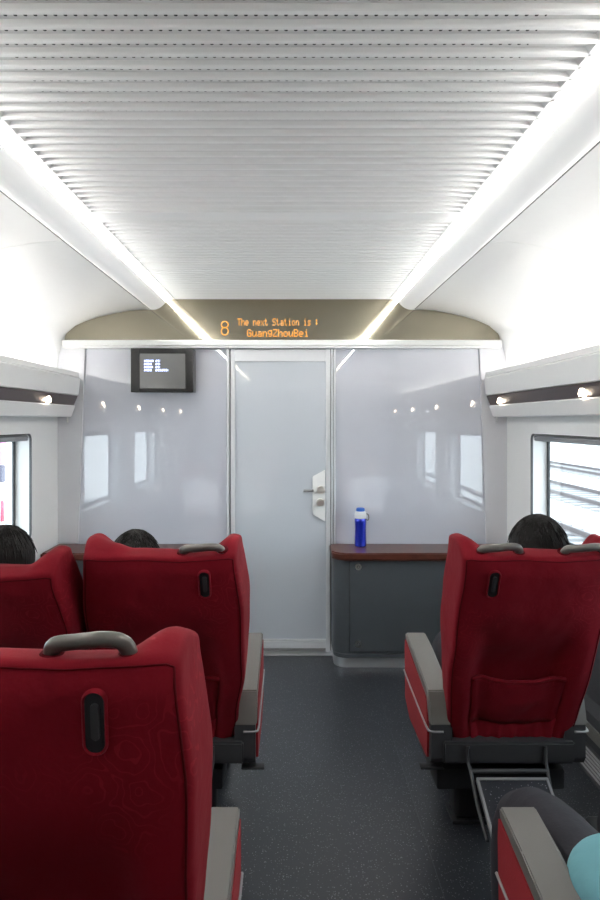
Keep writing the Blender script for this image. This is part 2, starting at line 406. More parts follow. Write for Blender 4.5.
    bm = bmesh.new(); box(bm, min(XC + s * 1.346, XC + s * 1.338), max(XC + s * 1.346, XC + s * 1.338), 0.0, 3.95, 0.09, 0.145)
    fin('cover_strip', bm, 'grey_plastic', h)

# ------------------------------------------------------------------ luggage racks
for i, s in enumerate((-1, 1)):
    nm = ('left', 'right')[i]
    r = thing('luggage_rack', 'long pale %s hand luggage rack fascia with brown light strip' % nm, 'luggage rack', (0, 0, 0))
    YE = 4.30
    bm = bmesh.new()
    prism_y(bm, side(s, [(1.395, 1.735), (1.257, 1.720), (1.25, 1.712), (1.262, 1.611), (1.272, 1.607), (1.395, 1.607)]), YR, YE)
    fin('upper_fascia', bm, 'rack', r)
    bm = bmesh.new(); prism_y(bm, side(s, [(1.395, 1.606), (1.268, 1.606), (1.266, 1.603), (1.289, 1.548), (1.395, 1.548)]), YR, YE - 0.004)
    fin('brown_strip', bm, 'brown', r)
    bm = bmesh.new(); prism_y(bm, side(s, [(1.395, 1.547), (1.286, 1.547), (1.283, 1.541), (1.305, 1.480), (1.312, 1.475), (1.408, 1.475)]), YR, YE)
    fin('lower_lip', bm, 'rack', r)
    ys = [4.06, 2.91, 1.76, 0.61] if s > 0 else [3.81, 2.66, 1.51, 0.36]
    nrm = Vector((-s * 0.93, 0, -0.37))
    for yy in ys:
        bm = bmesh.new()
        for (dy, dz, ra) in ((0.0, 0.004, 0.028), (0.026, -0.016, 0.014)):
            ang = math.atan2(0.37, 0.93)
            mtx = Matrix.Translation((XC + s * (1.2775) - s * 0.0022, yy - dy, 1.5745 + dz)) @ Matrix.Rotation(s * (PI / 2 - 0) * -1, 4, 'Y') @ Matrix.Rotation(s * ang, 4, 'Y')
            bmesh.ops.create_uvsphere(bm, u_segments=16, v_segments=8, radius=1.0, matrix=mtx @ Matrix.Diagonal((ra, ra, 0.006, 1)))
        fin('reading_light', bm, 'spot', r, smooth=True)
    bm = bmesh.new()
    tube(bm, smoothpath([(XC + s * 1.325, 4.285, 1.476), (XC + s * 1.325, 4.283, 1.455), (XC + s * 1.318, 4.265, 1.445), (XC + s * 1.315, 4.25, 1.458)]), 0.005, 8)
    fin('coat_hook', bm, 'white', r, smooth=True)
    t = thing('cove_lamp', 'hidden white lamp lighting the wall above the %s luggage rack' % nm, 'cove light', (0, 0, 0), 'cove lamps above the racks')
    bm = bmesh.new(); cyl(bm, (XC + s * 1.345, (YR + YE) / 2, 1.752), 0.010, YE - YR - 0.1, 'Y', 12)
    fin('lamp_tube', bm, 'cove', t, smooth=True)
    bm = bmesh.new(); prism_y(bm, side(s, [(1.255, 1.722), (1.262, 1.750), (1.268, 1.750), (1.266, 1.722)]), YR, YE)
    fin('shield', bm, 'rack', t)

# ------------------------------------------------------------------ front end wall
bm = bmesh.new()
box(bm, XC - 1.44, XC + 1.44, YW + 0.012, YW + 0.07, 0, 2.25)
for s in (-1, 1):   # white surround between glass and side wall
    prism_y(bm, side(s, [(1.235, 1.903), (1.278, 0.6845), (1.44, 0.6845), (1.44, 1.95), (1.235, 1.95)]), YW - 0.03, YW + 0.012)
fin('wall_front', bm, 'endwhite', kind='structure')
# ledge
bm = bmesh.new()
box(bm, XC - 1.362, XC + 1.362, 4.285, YW + 0.01, 1.915, 1.9515, 0.006, 2)
box(bm, XC - 1.36, XC + 1.36, 4.295, YW + 0.01, 1.903, 1.9145)
fin('trim_4', bm, 'white', kind='structure')
# bronze header
prof = [(0, 1.953), (1.358, 1.953), (1.352, 1.985), (1.335, 2.015), (1.29, 2.044), (1.22, 2.074), (1.14, 2.099), (1.05, 2.119), (0.95, 2.138), (0.87, 2.144), (0.825, 2.143), (0.79, 2.144), (0.755, 2.159), (0.7235, 2.1955), (0.722, 2.2085), (0, 2.2085)]
hd = thing('header_display', 'bronze mirror header panel with orange lit station text above the door', 'display panel', (0, 0, 0))
bm = bmesh.new()
full = [(XC + h, z) for h, z in prof] + [(XC - h, z) for h, z in prof[::-1][1:-1]]
prism_y(bm, full, 4.325, YW + 0.012)
fin('mirror_panel', bm, 'bronze', hd)
FONT = {
 'T': ["11111","00100","00100","00100","00100","00100","00100"], 'h': ["10000","10000","10110","11001","10001","10001","10001"],
 'e': ["00000","00000","01110","10001","11111","10000","01110"], 'n': ["00000","00000","10110","11001","10001","10001","10001"],
 'x': ["00000","00000","10001","01010","00100","01010","10001"], 't': ["01000","01000","11100","01000","01000","01001","00110"],
 'S': ["01111","10000","10000","01110","00001","00001","11110"], 'a': ["00000","00000","01110","00001","01111","10001","01111"],
 'i': ["00100","00000","01100","00100","00100","00100","01110"], 'o': ["00000","00000","01110","10001","10001","10001","01110"],
 's': ["00000","00000","01111","10000","01110","00001","11110"], ':': ["00000","01100","01100","00000","01100","01100","00000"],
 'G': ["01110","10001","10000","10111","10001","10001","01111"], 'u': ["00000","00000","10001","10001","10001","10011","01101"],
 'g': ["00000","01111","10001","10001","01111","00001","01110"], 'Z': ["11111","00001","00010","00100","01000","10000","11111"],
 'B': ["11110","10001","10001","11110","10001","10001","11110"], '8': ["01110","10001","10001","01110","10001","10001","01110"], ' ': ["00000"] * 7}
def dots(text, px0, px1, py0, py1, yy, bold=0.0, cellw=6):
    k = F / yy; bm = bmesh.new(); n = len(text) * cellw - 1
    dx = (px1 - px0) / k / n; dz = (py1 - py0) / k / 7
    for ci, ch in enumerate(text):
        for r, row in enumerate(FONT[ch]):
            for c2, v in enumerate(row):
                if v == '1':
                    x = (px0 - 291) / k + (ci * cellw + c2) * dx; z = CAMZ - (py0 - 421) / k - (r + 0.5) * dz
                    box(bm, x, x + dx * (0.95 + bold), yy - 0.0015, yy + 0.001, z - dz * 0.46, z + dz * 0.46)
    return bm
fin('lettering', dots('The next Station is :', 237.5, 318.5, 318.4, 325.6, 4.3245), 'led', hd)
fin('lettering', dots('GuangZhouBei', 247, 308.5, 329.2, 336.8, 4.3245, 0.12), 'led', hd)
bm = bmesh.new()       # tall thin 8 from two outlined rings
kk = F / 4.3245
for cy_, ry in ((324.6, 3.2), (331.2, 3.9)):
    pts = [((224.8 - 291 + 3.4 * math.cos(a)) / kk, 4.3235, CAMZ - (cy_ - 421 + ry * math.sin(a)) / kk) for a in [2 * PI * j / 20 for j in range(21)]]
    tube(bm, pts, 0.0035, 6)
fin('lettering', bm, 'led', hd)

# glass panels + door
def glass(x0, x1, label):
    g = thing('glass_partition', label, 'glass partition', (0, 0, 0))
    bm = bmesh.new(); box(bm, x0, x1, YW - 0.008, YW + 0.008, 0.02, 1.903)
    fin('frosted_pane', bm, 'glass_panel', g)
    bm = bmesh.new()
    box(bm, x0, x1, YW - 0.012, YW + 0.01, 0.0, 0.02)
    fin('bottom_channel', bm, 'alu', g)
glass(XC - 1.31, -0.405, 'large pale frosted glass partition panel left of the end door')
glass(0.282, XC + 1.31, 'large pale frosted glass partition panel right of the end door, behind counter')
d = thing('door_1', None, None, (0, 0, 0)); d['kind'] = 'structure'
bm = bmesh.new()
for x0, x1 in ((-0.402, -0.386), (-0.376, -0.350), (0.218, 0.245), (0.251, 0.262), (0.267, 0.279)):
    box(bm, x0, x1, YW - 0.035, YW + 0.01, 0.0, 1.903, 0.003, 2)
fin('door_frame', bm, 'alupaint', d)
bm = bmesh.new(); box(bm, -0.402, 0.279, YW - 0.011, YW + 0.01, 0.0, 1.903)
fin('frame_gap', bm, 'grille', d)
bm = bmesh.new()
box(bm, -0.350, 0.218, YW - 0.033, YW - 0.012, 1.822, 1.898, 0.003, 2)
box(bm, -0.350, 0.218, YW - 0.033, YW - 0.012, 0.03, 0.072, 0.003, 2)
box(bm, -0.350, 0.218, YW - 0.030, YW - 0.012, 0.074, 0.086, 0.002, 2)
fin('door_rail', bm, 'alupaint', d)
bm = bmesh.new(); box(bm, -0.350, 0.218, YW - 0.024, YW - 0.016, 0.086, 1.822)
fin('door_glass', bm, 'door_glass', d)
bm = bmesh.new(); box(bm, -0.42, 0.30, YW - 0.09, YW - 0.0, 0.0, 0.008, 0.002, 1)
fin('threshold', bm, 'alu', d)
# lock plate: pixel outline 312..326 x 469..522 at the door plane
kd = F / (YW - 0.03)
pl = [((x - 291) / kd, CAMZ - (yy - 421) / kd) for x, yy in ((325.2, 469.5), (325.2, 521.5), (312.5, 514), (312.5, 476.5))]
bm = bmesh.new(); prism_y(bm, pl, YW - 0.042, YW - 0.024)
bmesh.ops.bevel(bm, geom=bm.edges[:], offset=0.003, segments=2, affect='EDGES')
lp = fin('lock_plate', bm, 'white', d, angle=30)
for (px, py, rr) in ((320.6, 489.8, 0.025), (320.0, 501.8, 0.024)):
    c = ((px - 291) / kd, YW - 0.055, CAMZ - (py - 421) / kd)
    bm = bmesh.new(); cyl(bm, c, rr, 0.03, 'Y', 28); cyl(bm, (c[0], c[1] - 0.018, c[2]), rr * 0.85, 0.014, 'Y', 28, rr * 0.6)
    if py > 495: box(bm, c[0] - 0.003, c[0] + 0.003, c[1] - 0.028, c[1] - 0.02, c[2] - 0.013, c[2] + 0.013)
    fin('lock_knob', bm, 'chrome', lp, angle=35)
bm = bmesh.new(); cz = CAMZ - (490.5 - 421) / kd
tube(bm, [(0.078, YW - 0.047, cz), (0.10, YW - 0.047, cz), (0.14, YW - 0.045, cz)], 0.0085, 10, 1.0)
fin('lever', bm, 'grille', lp, smooth=True)

# ------------------------------------------------------------------ counters
def corner_prof(x0, x1, y0, y1, r, s, n=8):
    """plan outline; rounded at the aisle-front corner. s=+1: aisle corner at x0"""
    pts = [(x1, y0), (x1, y1), (x0, y1)]
    for k in range(n + 1):
        a = PI + k / n * PI / 2
        pts.append((x0 + r + r * math.cos(a), y0 + r + r * math.sin(a)))
    if s < 0: pts = [(x0 + x1 - x, y) for x, y in pts]
    return pts
for i, s in enumerate((-1, 1)):
    x0, x1 = (0.285, XC + 1.40) if s > 0 else (XC - 1.40, -0.41)
    w = ('left', 'right')[i]
    c = thing('counter_cabinet', ('slate grey cabinet under brown counter at left, behind the front seats' if s < 0 else 'slate grey cabinet with brown counter top holding the blue flask'), 'cabinet', (0, 0, 0))
    ax0, ax1 = (x0 - 0.035, x1) if s > 0 else (x0, x1 + 0.0)
    bm = bmesh.new(); prism_z(bm, corner_prof(ax0, ax1, 4.08, 4.33, 0.08, s), 0.082, 0.638)
    fin('body', bm, 'slate', c, angle=25)
    bm = bmesh.new(); pr = corner_prof(ax0 - 0.008, ax1, 4.03, 4.338, 0.075, s) if s > 0 else corner_prof(ax0, ax1 + 0.008, 4.03, 4.338, 0.075, s)
    prism_z(bm, pr, 0.639, 0.683)
    es = [e for e in bm.edges if abs(e.verts[0].co.z - e.verts[1].co.z) < 1e-5]
    bmesh.ops.bevel(bm, geom=es, offset=0.008, segments=3, affect='EDGES')
    fin('counter_top', bm, 'counter', c, angle=30)
    bm = bmesh.new(); prism_z(bm, corner_prof(ax0 + 0.002, ax1, 4.062, 4.33, 0.082, s), 0.062, 0.083)
    fin('skirt', bm, 'slate', c, angle=30)
    bm = bmesh.new(); prism_z(bm, corner_prof(ax0 + 0.006, ax1, 4.085, 4.33, 0.075, s), 0.0, 0.062)
    fin('plinth', bm, 'alu', c, angle=30)
    dx0, dx1 = (ax0 + 0.095, ax1 - 0.12) if s > 0 else (ax0 + 0.12, ax1 - 0.095)
    bm = bmesh.new(); box(bm, dx0 - 0.003, dx1 + 0.003, 4.076, 4.09, 0.093, 0.633)
    fin('door_gap', bm, 'darkgap', c)
    bm = bmesh.new(); box(bm, dx0, dx1, 4.072, 4.09, 0.096, 0.630, 0.002, 2)
    dd = fin('door', bm, 'slate', c)
    for zz in (0.594, 0.142):
        xx = dx0 + 0.050 if s > 0 else dx1 - 0.050
        bm = bmesh.new()
        cyl(bm, (xx, 4.071, zz), 0.019, 0.006, 'Y', 24); cyl(bm, (xx, 4.067, zz), 0.006, 0.004, 'Y', 12)
        fin('lock', bm, 'chrome', dd, angle=30)
        bm = bmesh.new()
        cyl(bm, (xx, 4.0675, zz), 0.009, 0.003, 'Y', 20)
        fin('lock_face', bm, 'black', dd, angle=30)

# blue flask
b = thing('flask', 'shiny blue metal flask with white cap standing on the brown counter', 'bottle', (0.425, 4.245, 0.684))
def lathe(bm, prof, seg=28):
    rings = [[bm.verts.new((r * math.cos(2 * PI * k / seg), r * math.sin(2 * PI * k / seg), z)) for k in range(seg)] for r, z in prof]
    for i in range(len(rings) - 1):
        for k in range(seg): bm.faces.new((rings[i][k], rings[i][(k + 1) % seg], rings[i + 1][(k + 1) % seg], rings[i + 1][k]))
    bm.faces.new(rings[0][::-1]); bm.faces.new(rings[-1])
bm = bmesh.new(); lathe(bm, [(0.031, 0), (0.036, 0.004), (0.0365, 0.03), (0.035, 0.07), (0.0345, 0.11), (0.036, 0.15), (0.0365, 0.163), (0.034, 0.172)])
fin('body', bm, 'blue', b, angle=40)
bm = bmesh.new(); lathe(bm, [(0.035, 0.172), (0.0365, 0.176), (0.036, 0.200), (0.030, 0.214), (0.020, 0.216)])
fin('cap', bm, 'capwhite', b, angle=40)
bm = bmesh.new(); lathe(bm, [(0.026, 0.214), (0.027, 0.223), (0.025, 0.233), (0.018, 0.236)])
fin('lid_button', bm, 'capblue', b, angle=40)
bm = bmesh.new(); tube(bm, smoothpath([(0.033, -0.005, 0.200), (0.046, -0.008, 0.195), (0.05, -0.01, 0.175), (0.044, -0.01, 0.160), (0.036, -0.006, 0.166)]), 0.003, 8)
fin('strap', bm, 'grey_plastic', b, smooth=True)

# ------------------------------------------------------------------ television
t = thing('television', 'small black monitor with white text mounted high on left glass panel', 'monitor', (0, 0, 0))
kt = F / 4.24
def pxz(px, py, k): return ((px - 291) / k, CAMZ - (py - 421) / k)
x0, z1 = pxz(130.8, 348.2, kt); x1, z0 = pxz(193.3, 392.2, kt)
bm = bmesh.new(); box(bm, x0, x1, 4.25, YW - 0.010, z0, z1, 0.006, 2)
tb = fin('housing', bm, 'tvblack', t)
bm = bmesh.new()
sx0, sz1 = pxz(139.5, 353.5, kt); sx1, sz0 = pxz(185.2, 388.3, kt)
for a in ((x0, sx0, z0, z1), (sx1, x1, z0, z1), (sx0, sx1, sz1, z1), (sx0, sx1, z0, sz0)):
    box(bm, a[0], a[1], 4.238, 4.252, a[2], a[3], 0.003, 2)
fin('bezel', bm, 'tvblack', t)
bm = bmesh.new(); box(bm, sx0, sx1, 4.246, 4.251, sz0, sz1)
scn = fin('screen', bm, 'tvscreen', t)
bm = bmesh.new()
# four rows: a label block of glyphs then a value block; px from the crop (600/55 scale)
rows = [((144.0, 153.8), (155.4, 160.0), 359.8, 361.9), ((144.0, 151.8), (155.4, 160.0), 362.9, 365.0), ((144.0, 152.9), (155.4, 159.8), 366.0, 368.1), ((144.0, 151.9), (155.4, 168.2), 369.0, 371.3)]
kx = F / 4.2445
for (l, v, ya, yb) in rows:
    for (a, bb) in (l, v):
        x = a; j = 0
        while x < bb - 0.3:
            wd = min(1.7, bb - x)
            # a glyph = small strokes
            for st in range(3):
                yy0 = ya + (yb - ya) * (st * 0.36)
                xa, za = pxz(x + (0.1 if (j + st) % 3 else 0.5), yy0, kx); xb_, zb_ = pxz(x + wd * (0.95 if (j + st) % 2 else 0.8), yy0 + (yb - ya) * 0.27, kx)
                box(bm, xa, xb_, 4.2445, 4.2462, zb_, za)
            xa, za = pxz(x + wd * 0.4, ya, kx); xb_, zb_ = pxz(x + wd * 0.62, yb, kx)
            box(bm, xa, xb_, 4.2445, 4.2462, zb_, za)
            x += 2.0; j += 1
fin('screen_text', bm, 'tvtext', scn)

# ------------------------------------------------------------------ rear end wall (behind the camera, seen mirrored in the glass)
bm = bmesh.new(); box(bm, XC - 1.44, XC + 1.44, YR - 0.06, YR, 0, 2.25)
fin('wall_back', bm, 'rearwall', kind='structure')
d2 = thing('door_2', None, None); d2['kind'] = 'structure'
bm = bmesh.new()
for x0, x1 in ((-0.40, -0.36), (0.24, 0.28)): box(bm, x0, x1, YR, YR + 0.02, 0, 1.9)
box(bm, -0.36, 0.24, YR, YR + 0.02, 1.83, 1.9)
fin('door_frame', bm, 'alupaint', d2)
bm = bmesh.new(); box(bm, -0.36, 0.24, YR, YR + 0.01, 0, 1.83)
fin('door_leaf', bm, 'slate', d2)
bm = bmesh.new(); prism_y(bm, [(x, z) for x, z in full], YR, YR + 0.03)
fin('trim_5', bm, 'bronze', kind='structure')
bm = bmesh.new(); box(bm, XC - 1.36, XC + 1.36, YR, YR + 0.08, 1.915, 1.968)
fin('trim_6', bm, 'white', kind='structure')

# ------------------------------------------------------------------ seat
def sstep(a, b, x):
    t = max(0.0, min(1.0, (x - a) / (b - a))); return t * t * (3 - 2 * t)
H = 0.685
def lerp_tab(tab, x):
    for (a, va), (b_, vb) in zip(tab, tab[1:]):
        if x <= b_:
            t = (x - a) / (b_ - a); t = t * t * (3 - 2 * t); return va + (vb - va) * t
    return tab[-1][1]
WING = [0.68, 0.68]; MID = [0.224, 0.227]
def back_point(u, v, w):
    """u -1..1 across, v 0 rear..1 front, w 0..1 height"""
    hw = lerp_tab([(0, 0.185), (0.14, 0.200), (0.40, MID[0]), (0.70, MID[1]), (1.0, 0.210)], w)
    hw += 0.009 * v * sstep(0.25, 0.6, w)
    x = u * hw
    au = abs(u)
    rec = 0.050 * sstep(0.78, 0.35, w) * (1 - sstep(0.50, 0.80, au)) * (0.35 + 0.65 * sstep(0.0, 0.10, w))
    rear = rec + 0.018 * (au ** 6) + 0.012 * sstep(0.90, 1.0, w) ** 2
    rear += -0.010 * math.sin(PI * min(1, w / 0.85)) * (1 - au * au) * sstep(0.45, 0.75, w)
    front = 0.105 + 0.060 * sstep(0.55, 0.92, au) * sstep(0.25, 0.6, w) + 0.012 * math.sin(w * 9) * (1 - au)
    y = rear + (front - rear) * v
    rise = (0.002 + 0.020 * sstep(*( (WING[0] - 0.06, WING[0] + 0.16) if u < 0 else (WING[1] - 0.06, WING[1] + 0.16)), au)) * sstep(0.0, 0.40, v) - 0.016 * v - 0.022 * sstep(0.5, 1.0, v)
    z = w * H + rise * sstep(0.82, 1.0, w)
    z -= 0.010 * sstep(0.90, 1.0, au) * sstep(0.9, 1.0, w)
    # cloth wobble
    n = noise.noise(Vector((x * 9 + 3, y * 9, z * 9))) * 0.006 + noise.noise(Vector((x * 24, y * 24 + 7, z * 16))) * 0.0022
    y += n; x += 0.5 * n * (1 if u > 0 else -1) * sstep(0.7, 1, au)
    return Vector((x, y, z))
def back_mesh():
    nx, ny, nz = 34, 7, 40
    def ax(n, i): return i / n
    bm = bmesh.new(); idx = {}
    def V(i, j, k):
        if (i, j, k) not in idx: idx[(i, j, k)] = bm.verts.new(back_point(2 * i / nx - 1, j / ny, k / nz))
        return idx[(i, j, k)]
    for i in range(nx):
        for k in range(nz):
            bm.faces.new((V(i, 0, k), V(i + 1, 0, k), V(i + 1, 0, k + 1), V(i, 0, k + 1)))
            bm.faces.new((V(i, ny, k), V(i, ny, k + 1), V(i + 1, ny, k + 1), V(i + 1, ny, k)))
        for j in range(ny):
            bm.faces.new((V(i, j, 0), V(i, j + 1, 0), V(i + 1, j + 1, 0), V(i + 1, j, 0)))
            bm.faces.new((V(i, j, nz), V(i + 1, j, nz), V(i + 1, j + 1, nz), V(i, j + 1, nz)))
    for j in range(ny):
        for k in range(nz):
            bm.faces.new((V(0, j, k), V(0, j, k + 1), V(0, j + 1, k + 1), V(0, j + 1, k)))
            bm.faces.new((V(nx, j, k), V(nx, j + 1, k), V(nx, j + 1, k + 1), V(nx, j, k + 1)))
    return bm
def surf(u, w, out):      # point on the rear surface pushed rearwards
    p = back_point(u, 0, w); return Vector((p.x, p.y - out, p.z))
def oval(cx, cz, rx, rz, n=24):
    return [(cx + rx * (1 if math.cos(a) > 0 else -1) * min(1, abs(math.cos(a)) ** 0.9), cz + (rz - rx) * (1 if math.sin(a) > 0 else -1) + rx * math.sin(a)) for a in [2 * PI * (k + 0.5) / n for k in range(n)]]
def disc_prism(bm, pts, y0, y1): prism_y(bm, pts, y0, y1)
def oval_ring(bm, cx, cz, rx, rz, t, y0, y1):
    A = oval(cx, cz, rx, rz); B = oval(cx, cz, rx + t, rz + t); n = len(A)
    V = [[bm.verts.new((x, y, z)) for x, z in pl] for y, pl in ((y0 + 0.004, A), (y0, [( (a[0]+b[0])/2, (a[1]+b[1])/2) for a, b in zip(A, B)]), (y0 + 0.004, B), (y1, B), (y1, A))]
    for j in range(5):
        P, Q = V[j], V[(j + 1) % 5]
        for i in range(n): bm.faces.new((P[i], P[(i + 1) % n], Q[(i + 1) % n], Q[i]))
def add_handle(back, cx):
    hw = 0.054
    p = back_point(cx / 0.22, 0.25, 1.0); z0 = p.z; y0 = p.y
    path = smoothpath([(cx - hw, y0 + 0.006, z0 - 0.02), (cx - hw + 0.002, y0 + 0.002, z0 + 0.006), (cx - hw + 0.012, y0 - 0.004, z0 + 0.017), (cx - hw + 0.035, y0 - 0.008, z0 + 0.0215),
                       (cx, y0 - 0.010, z0 + 0.0245), (cx + hw - 0.035, y0 - 0.008, z0 + 0.0255), (cx + hw - 0.012, y0 - 0.004, z0 + 0.021), (cx + hw - 0.002, y0 + 0.002, z0 + 0.006), (cx + hw, y0 + 0.006, z0 - 0.02)], 5)
    bm = bmesh.new(); tube(bm, path, 0.0118, 14, 0.85)
    fin('grab_handle', bm, 'handle', back, smooth=True)
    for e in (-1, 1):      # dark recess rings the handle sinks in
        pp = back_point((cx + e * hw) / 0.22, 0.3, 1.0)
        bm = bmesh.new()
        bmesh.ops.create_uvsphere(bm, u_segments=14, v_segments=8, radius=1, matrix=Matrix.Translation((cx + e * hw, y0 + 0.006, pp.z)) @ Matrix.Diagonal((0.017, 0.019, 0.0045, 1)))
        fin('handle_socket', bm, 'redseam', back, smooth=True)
def make_seat(aisle, label, loc, tilt, handles=(0.1,), arms=(-1, 1), slot=0.0, bx=0.0, wings=(0.68, 0.68), mid=(0.224, 0.227)):
    WING[:] = wings; MID[:] = mid
    t = thing('train_seat', label, 'seat', loc, 'red train seats')
    # backrest, pivot at its foot
    bm = back_mesh(); back = fin('backrest', bm, 'red', t, (bx, 0, 0.45), smooth=True)
    md = back.modifiers.new('sub', 'SUBSURF'); md.levels = md.render_levels = 1
    back.rotation_euler.x = math.radians(tilt)
    # seam piping along the rear top edge and side edges
    bm = bmesh.new()
    pts = [surf(u / 20 * 0.955, 0.985, 0.0005) for u in range(-20, 21)]
    tube(bm, pts, 0.0014, 6)
    for sx in (-1, 1):
        tube(bm, [surf(sx * 0.955, 0.985 - k / 24 * 0.95, 0.0) + Vector((0, -0.0005, 0)) for k in range(25)], 0.0018, 6)
    fin('piping', bm, 'redseam', back, smooth=True)
    for hx in handles: add_handle(back, hx)
    # seat-coat-hook slot below the handle
    hs = 1 if handles[0] > 0 else -1; cx = hs * 0.104 + slot; cz = 0.605
    yb = back_point(cx / 0.225, 0, cz / H).y
    bm = bmesh.new(); oval_ring(bm, cx, cz, 0.0125, 0.041, 0.005, yb - 0.005, yb + 0.010)
    rimo = fin('slot_rim', bm, 'red', back, angle=40)
    bm = bmesh.new(); prism_y(bm, oval(cx, cz, 0.0128, 0.0413), yb - 0.0015, yb + 0.008)
    fin('slot', bm, 'black', back)
    bm = bmesh.new(); prism_y(bm, oval(cx + 0.001, cz + 0.002, 0.0062, 0.026), yb - 0.004, yb + 0.002)
    bmesh.ops.bevel(bm, geom=bm.edges[:], offset=0.0012, segments=2, affect='EDGES')
    fin('slot_latch', bm, 'dark_plastic', back, angle=40)
    # pocket: a sagging cloth bag over the recess
    bm = bmesh.new(); G = []
    for a in range(17):
        row = []
        for b_ in range(11):
            fa, fb = a / 16, b_ / 10
            u = -0.66 + 1.32 * fa; w = 0.10 + 0.26 * fb
            bulge = 0.004 + 0.030 * math.sin(PI * fa) ** 0.6 * (0.45 + 0.55 * math.sin(PI * (0.15 + 0.6 * fb)))
            p = surf(u, w, bulge)
            p.z += -0.012 * math.sin(PI * fa) * fb
            p.y += noise.noise(Vector((p.x * 25, p.z * 22, 3))) * 0.010 * math.sin(PI * fa)
            row.append(bm.verts.new(p))
        G.append(row)
    for a in range(16):
        for b_ in range(10): bm.faces.new((G[a][b_], G[a + 1][b_], G[a + 1][b_ + 1], G[a][b_ + 1]))
    pk = fin('pocket', bm, 'red', back, smooth=True)
    md = pk.modifiers.new('th', 'SOLIDIFY'); md.thickness = 0.005; md.offset = 0
    bm = bmesh.new(); tube(bm, [G_ for G_ in [surf(-0.66 + 1.32 * a / 24, 0.358, 0.004 + 0.030 * math.sin(PI * a / 24) ** 0.6 * 0.85) + Vector((0, noise.noise(Vector((a * 0.4, 1, 3))) * 0.003, -0.012 * math.sin(PI * a / 24))) for a in range(25)]], 0.006, 8)
    fin('pocket_hem', bm, 'red', back, smooth=True)
    # gathered cloth at the foot of the cover
    bm = bmesh.new(); R = []
    for a in range(41):
        fa = a / 40; row = []
        for b_ in range(7):
            fb = b_ / 6; u = -0.66 + 1.32 * fa
            p = surf(u, 0.005 + 0.125 * fb, 0.006 + 0.018 * math.sin(PI * fb) * math.sin(PI * fa) ** 0.5)
            p.y += noise.noise(Vector((fa * 13, fb * 3.0, 9))) * 0.012 * math.sin(PI * fb)
            row.append(bm.verts.new(p))
        R.append(row)
    for a in range(40):
        for b_ in range(6): bm.faces.new((R[a][b_], R[a + 1][b_], R[a + 1][b_ + 1], R[a][b_ + 1]))
    gh = fin('gathered_hem', bm, 'red', back, smooth=True)
    md = gh.modifiers.new('th', 'SOLIDIFY'); md.thickness = 0.004; md.offset = 0
    # white cloth on the front of the head area
    bm = bmesh.new(); G = []
    for a in range(13):
        row = []
        for b_ in range(9):
            u = -0.50 + 1.0 * a / 12; w = 0.72 + 0.255 * b_ / 8; p = back_point(u, 1, w); p.y += 0.006; row.append(bm.verts.new(p))
        G.append(row)
    for a in range(12):
        for b_ in range(8): bm.faces.new((G[a][b_], G[a][b_ + 1], G[a + 1][b_ + 1], G[a + 1][b_]))
    hc = fin('headrest_cloth', bm, 'headcloth', back, smooth=True)
    md = hc.modifiers.new('th', 'SOLIDIFY'); md.thickness = 0.003; md.offset = 0
    # cushion
    bm = bmesh.new(); box(bm, -0.168, 0.168, 0.06, 0.52, 0.355, 0.445, 0.035, 4)
    fin('seat_cushion', bm, 'red', t, smooth=True)
    # base shell
    bm = bmesh.new()
    prism_x(bm, [(-0.025, 0.405), (-0.03, 0.470), (0.0, 0.478), (0.10, 0.47), (0.12, 0.355), (0.46, 0.354), (0.47, 0.32), (0.02, 0.395)], -0.200, 0.200)
    bmesh.ops.bevel(bm, geom=bm.edges[:], offset=0.005, segments=2, affect='EDGES')
    sh = fin('base_shell', bm, 'dark_plastic', t, angle=30)
    for xx in (-0.125, 0.105):
        bm = bmesh.new(); box(bm, xx - 0.003, xx + 0.003, -0.034, -0.024, 0.405, 0.455)
        fin('shell_slot', bm, 'black', sh)
    # pedestal
    bm = bmesh.new(); box(bm, -0.205 if aisle < 0 else -0.20, 0.20 if aisle < 0 else 0.13, 0.05, 0.42, 0.285, 0.352, 0.008, 2)
    box(bm, -0.075, 0.075, 0.36, 0.46, 0.012, 0.29, 0.02, 3); box(bm, -0.085, 0.085, 0.35, 0.47, 0.0, 0.014, 0.004, 2)
    fin('pedestal', bm, 'black', t, angle=30)
    # armrests
    for s in arms:
        X = lambda a, b_: (min(s * a, s * b_), max(s * a, s * b_))
        bm = bmesh.new(); a0, a1 = X(0.172, 0.236)
        prism_x(bm, [(0.425, 0.655), (0.430, 0.645), (0.425, 0.43), (0.33, 0.385), (-0.005, 0.40), (-0.018, 0.42), (-0.018, 0.520), (0.020, 0.600)], a0, a1)
        arm = fin('armrest', bm, 'dark_plastic', t)
        bm = bmesh.new(); a0, a1 = X(0.168, 0.241)
        prism_x(bm, [(0.432, 0.667), (0.436, 0.655), (0.428, 0.642), (0.030, 0.590), (0.0, 0.525), (-0.022, 0.520), (0.0, 0.590), (0.018, 0.612), (0.30, 0.654)], a0, a1)
        bmesh.ops.bevel(bm, geom=bm.edges[:], offset=0.004, segments=2, affect='EDGES')
        fin('arm_cap', bm, 'grey_plastic', arm, angle=30)
        bm = bmesh.new(); a0, a1 = X(0.236, 0.243)
        prism_x(bm, [(0.433, 0.640), (0.438, 0.60), (0.428, 0.43), (0.33, 0.392), (0.02, 0.405), (0.012, 0.46), (0.024, 0.575), (0.040, 0.588)], a0, a1)
        fin('side_panel', bm, 'redpanel', arm)
        bm = bmesh.new()
        xo = s * 0.2445
        tube(bm, smoothpath([(xo, 0.44, 0.525), (xo, 0.30, 0.515), (xo, 0.10, 0.505), (xo, 0.0, 0.502), (s * 0.235, -0.022, 0.502), (s * 0.20, -0.024, 0.502)], 5), 0.0035, 8)
        fin('trim_strip', bm, 'grille', arm, smooth=True)
    # footrest: rails, hinge bar, speckled plate
    bm = bmesh.new()
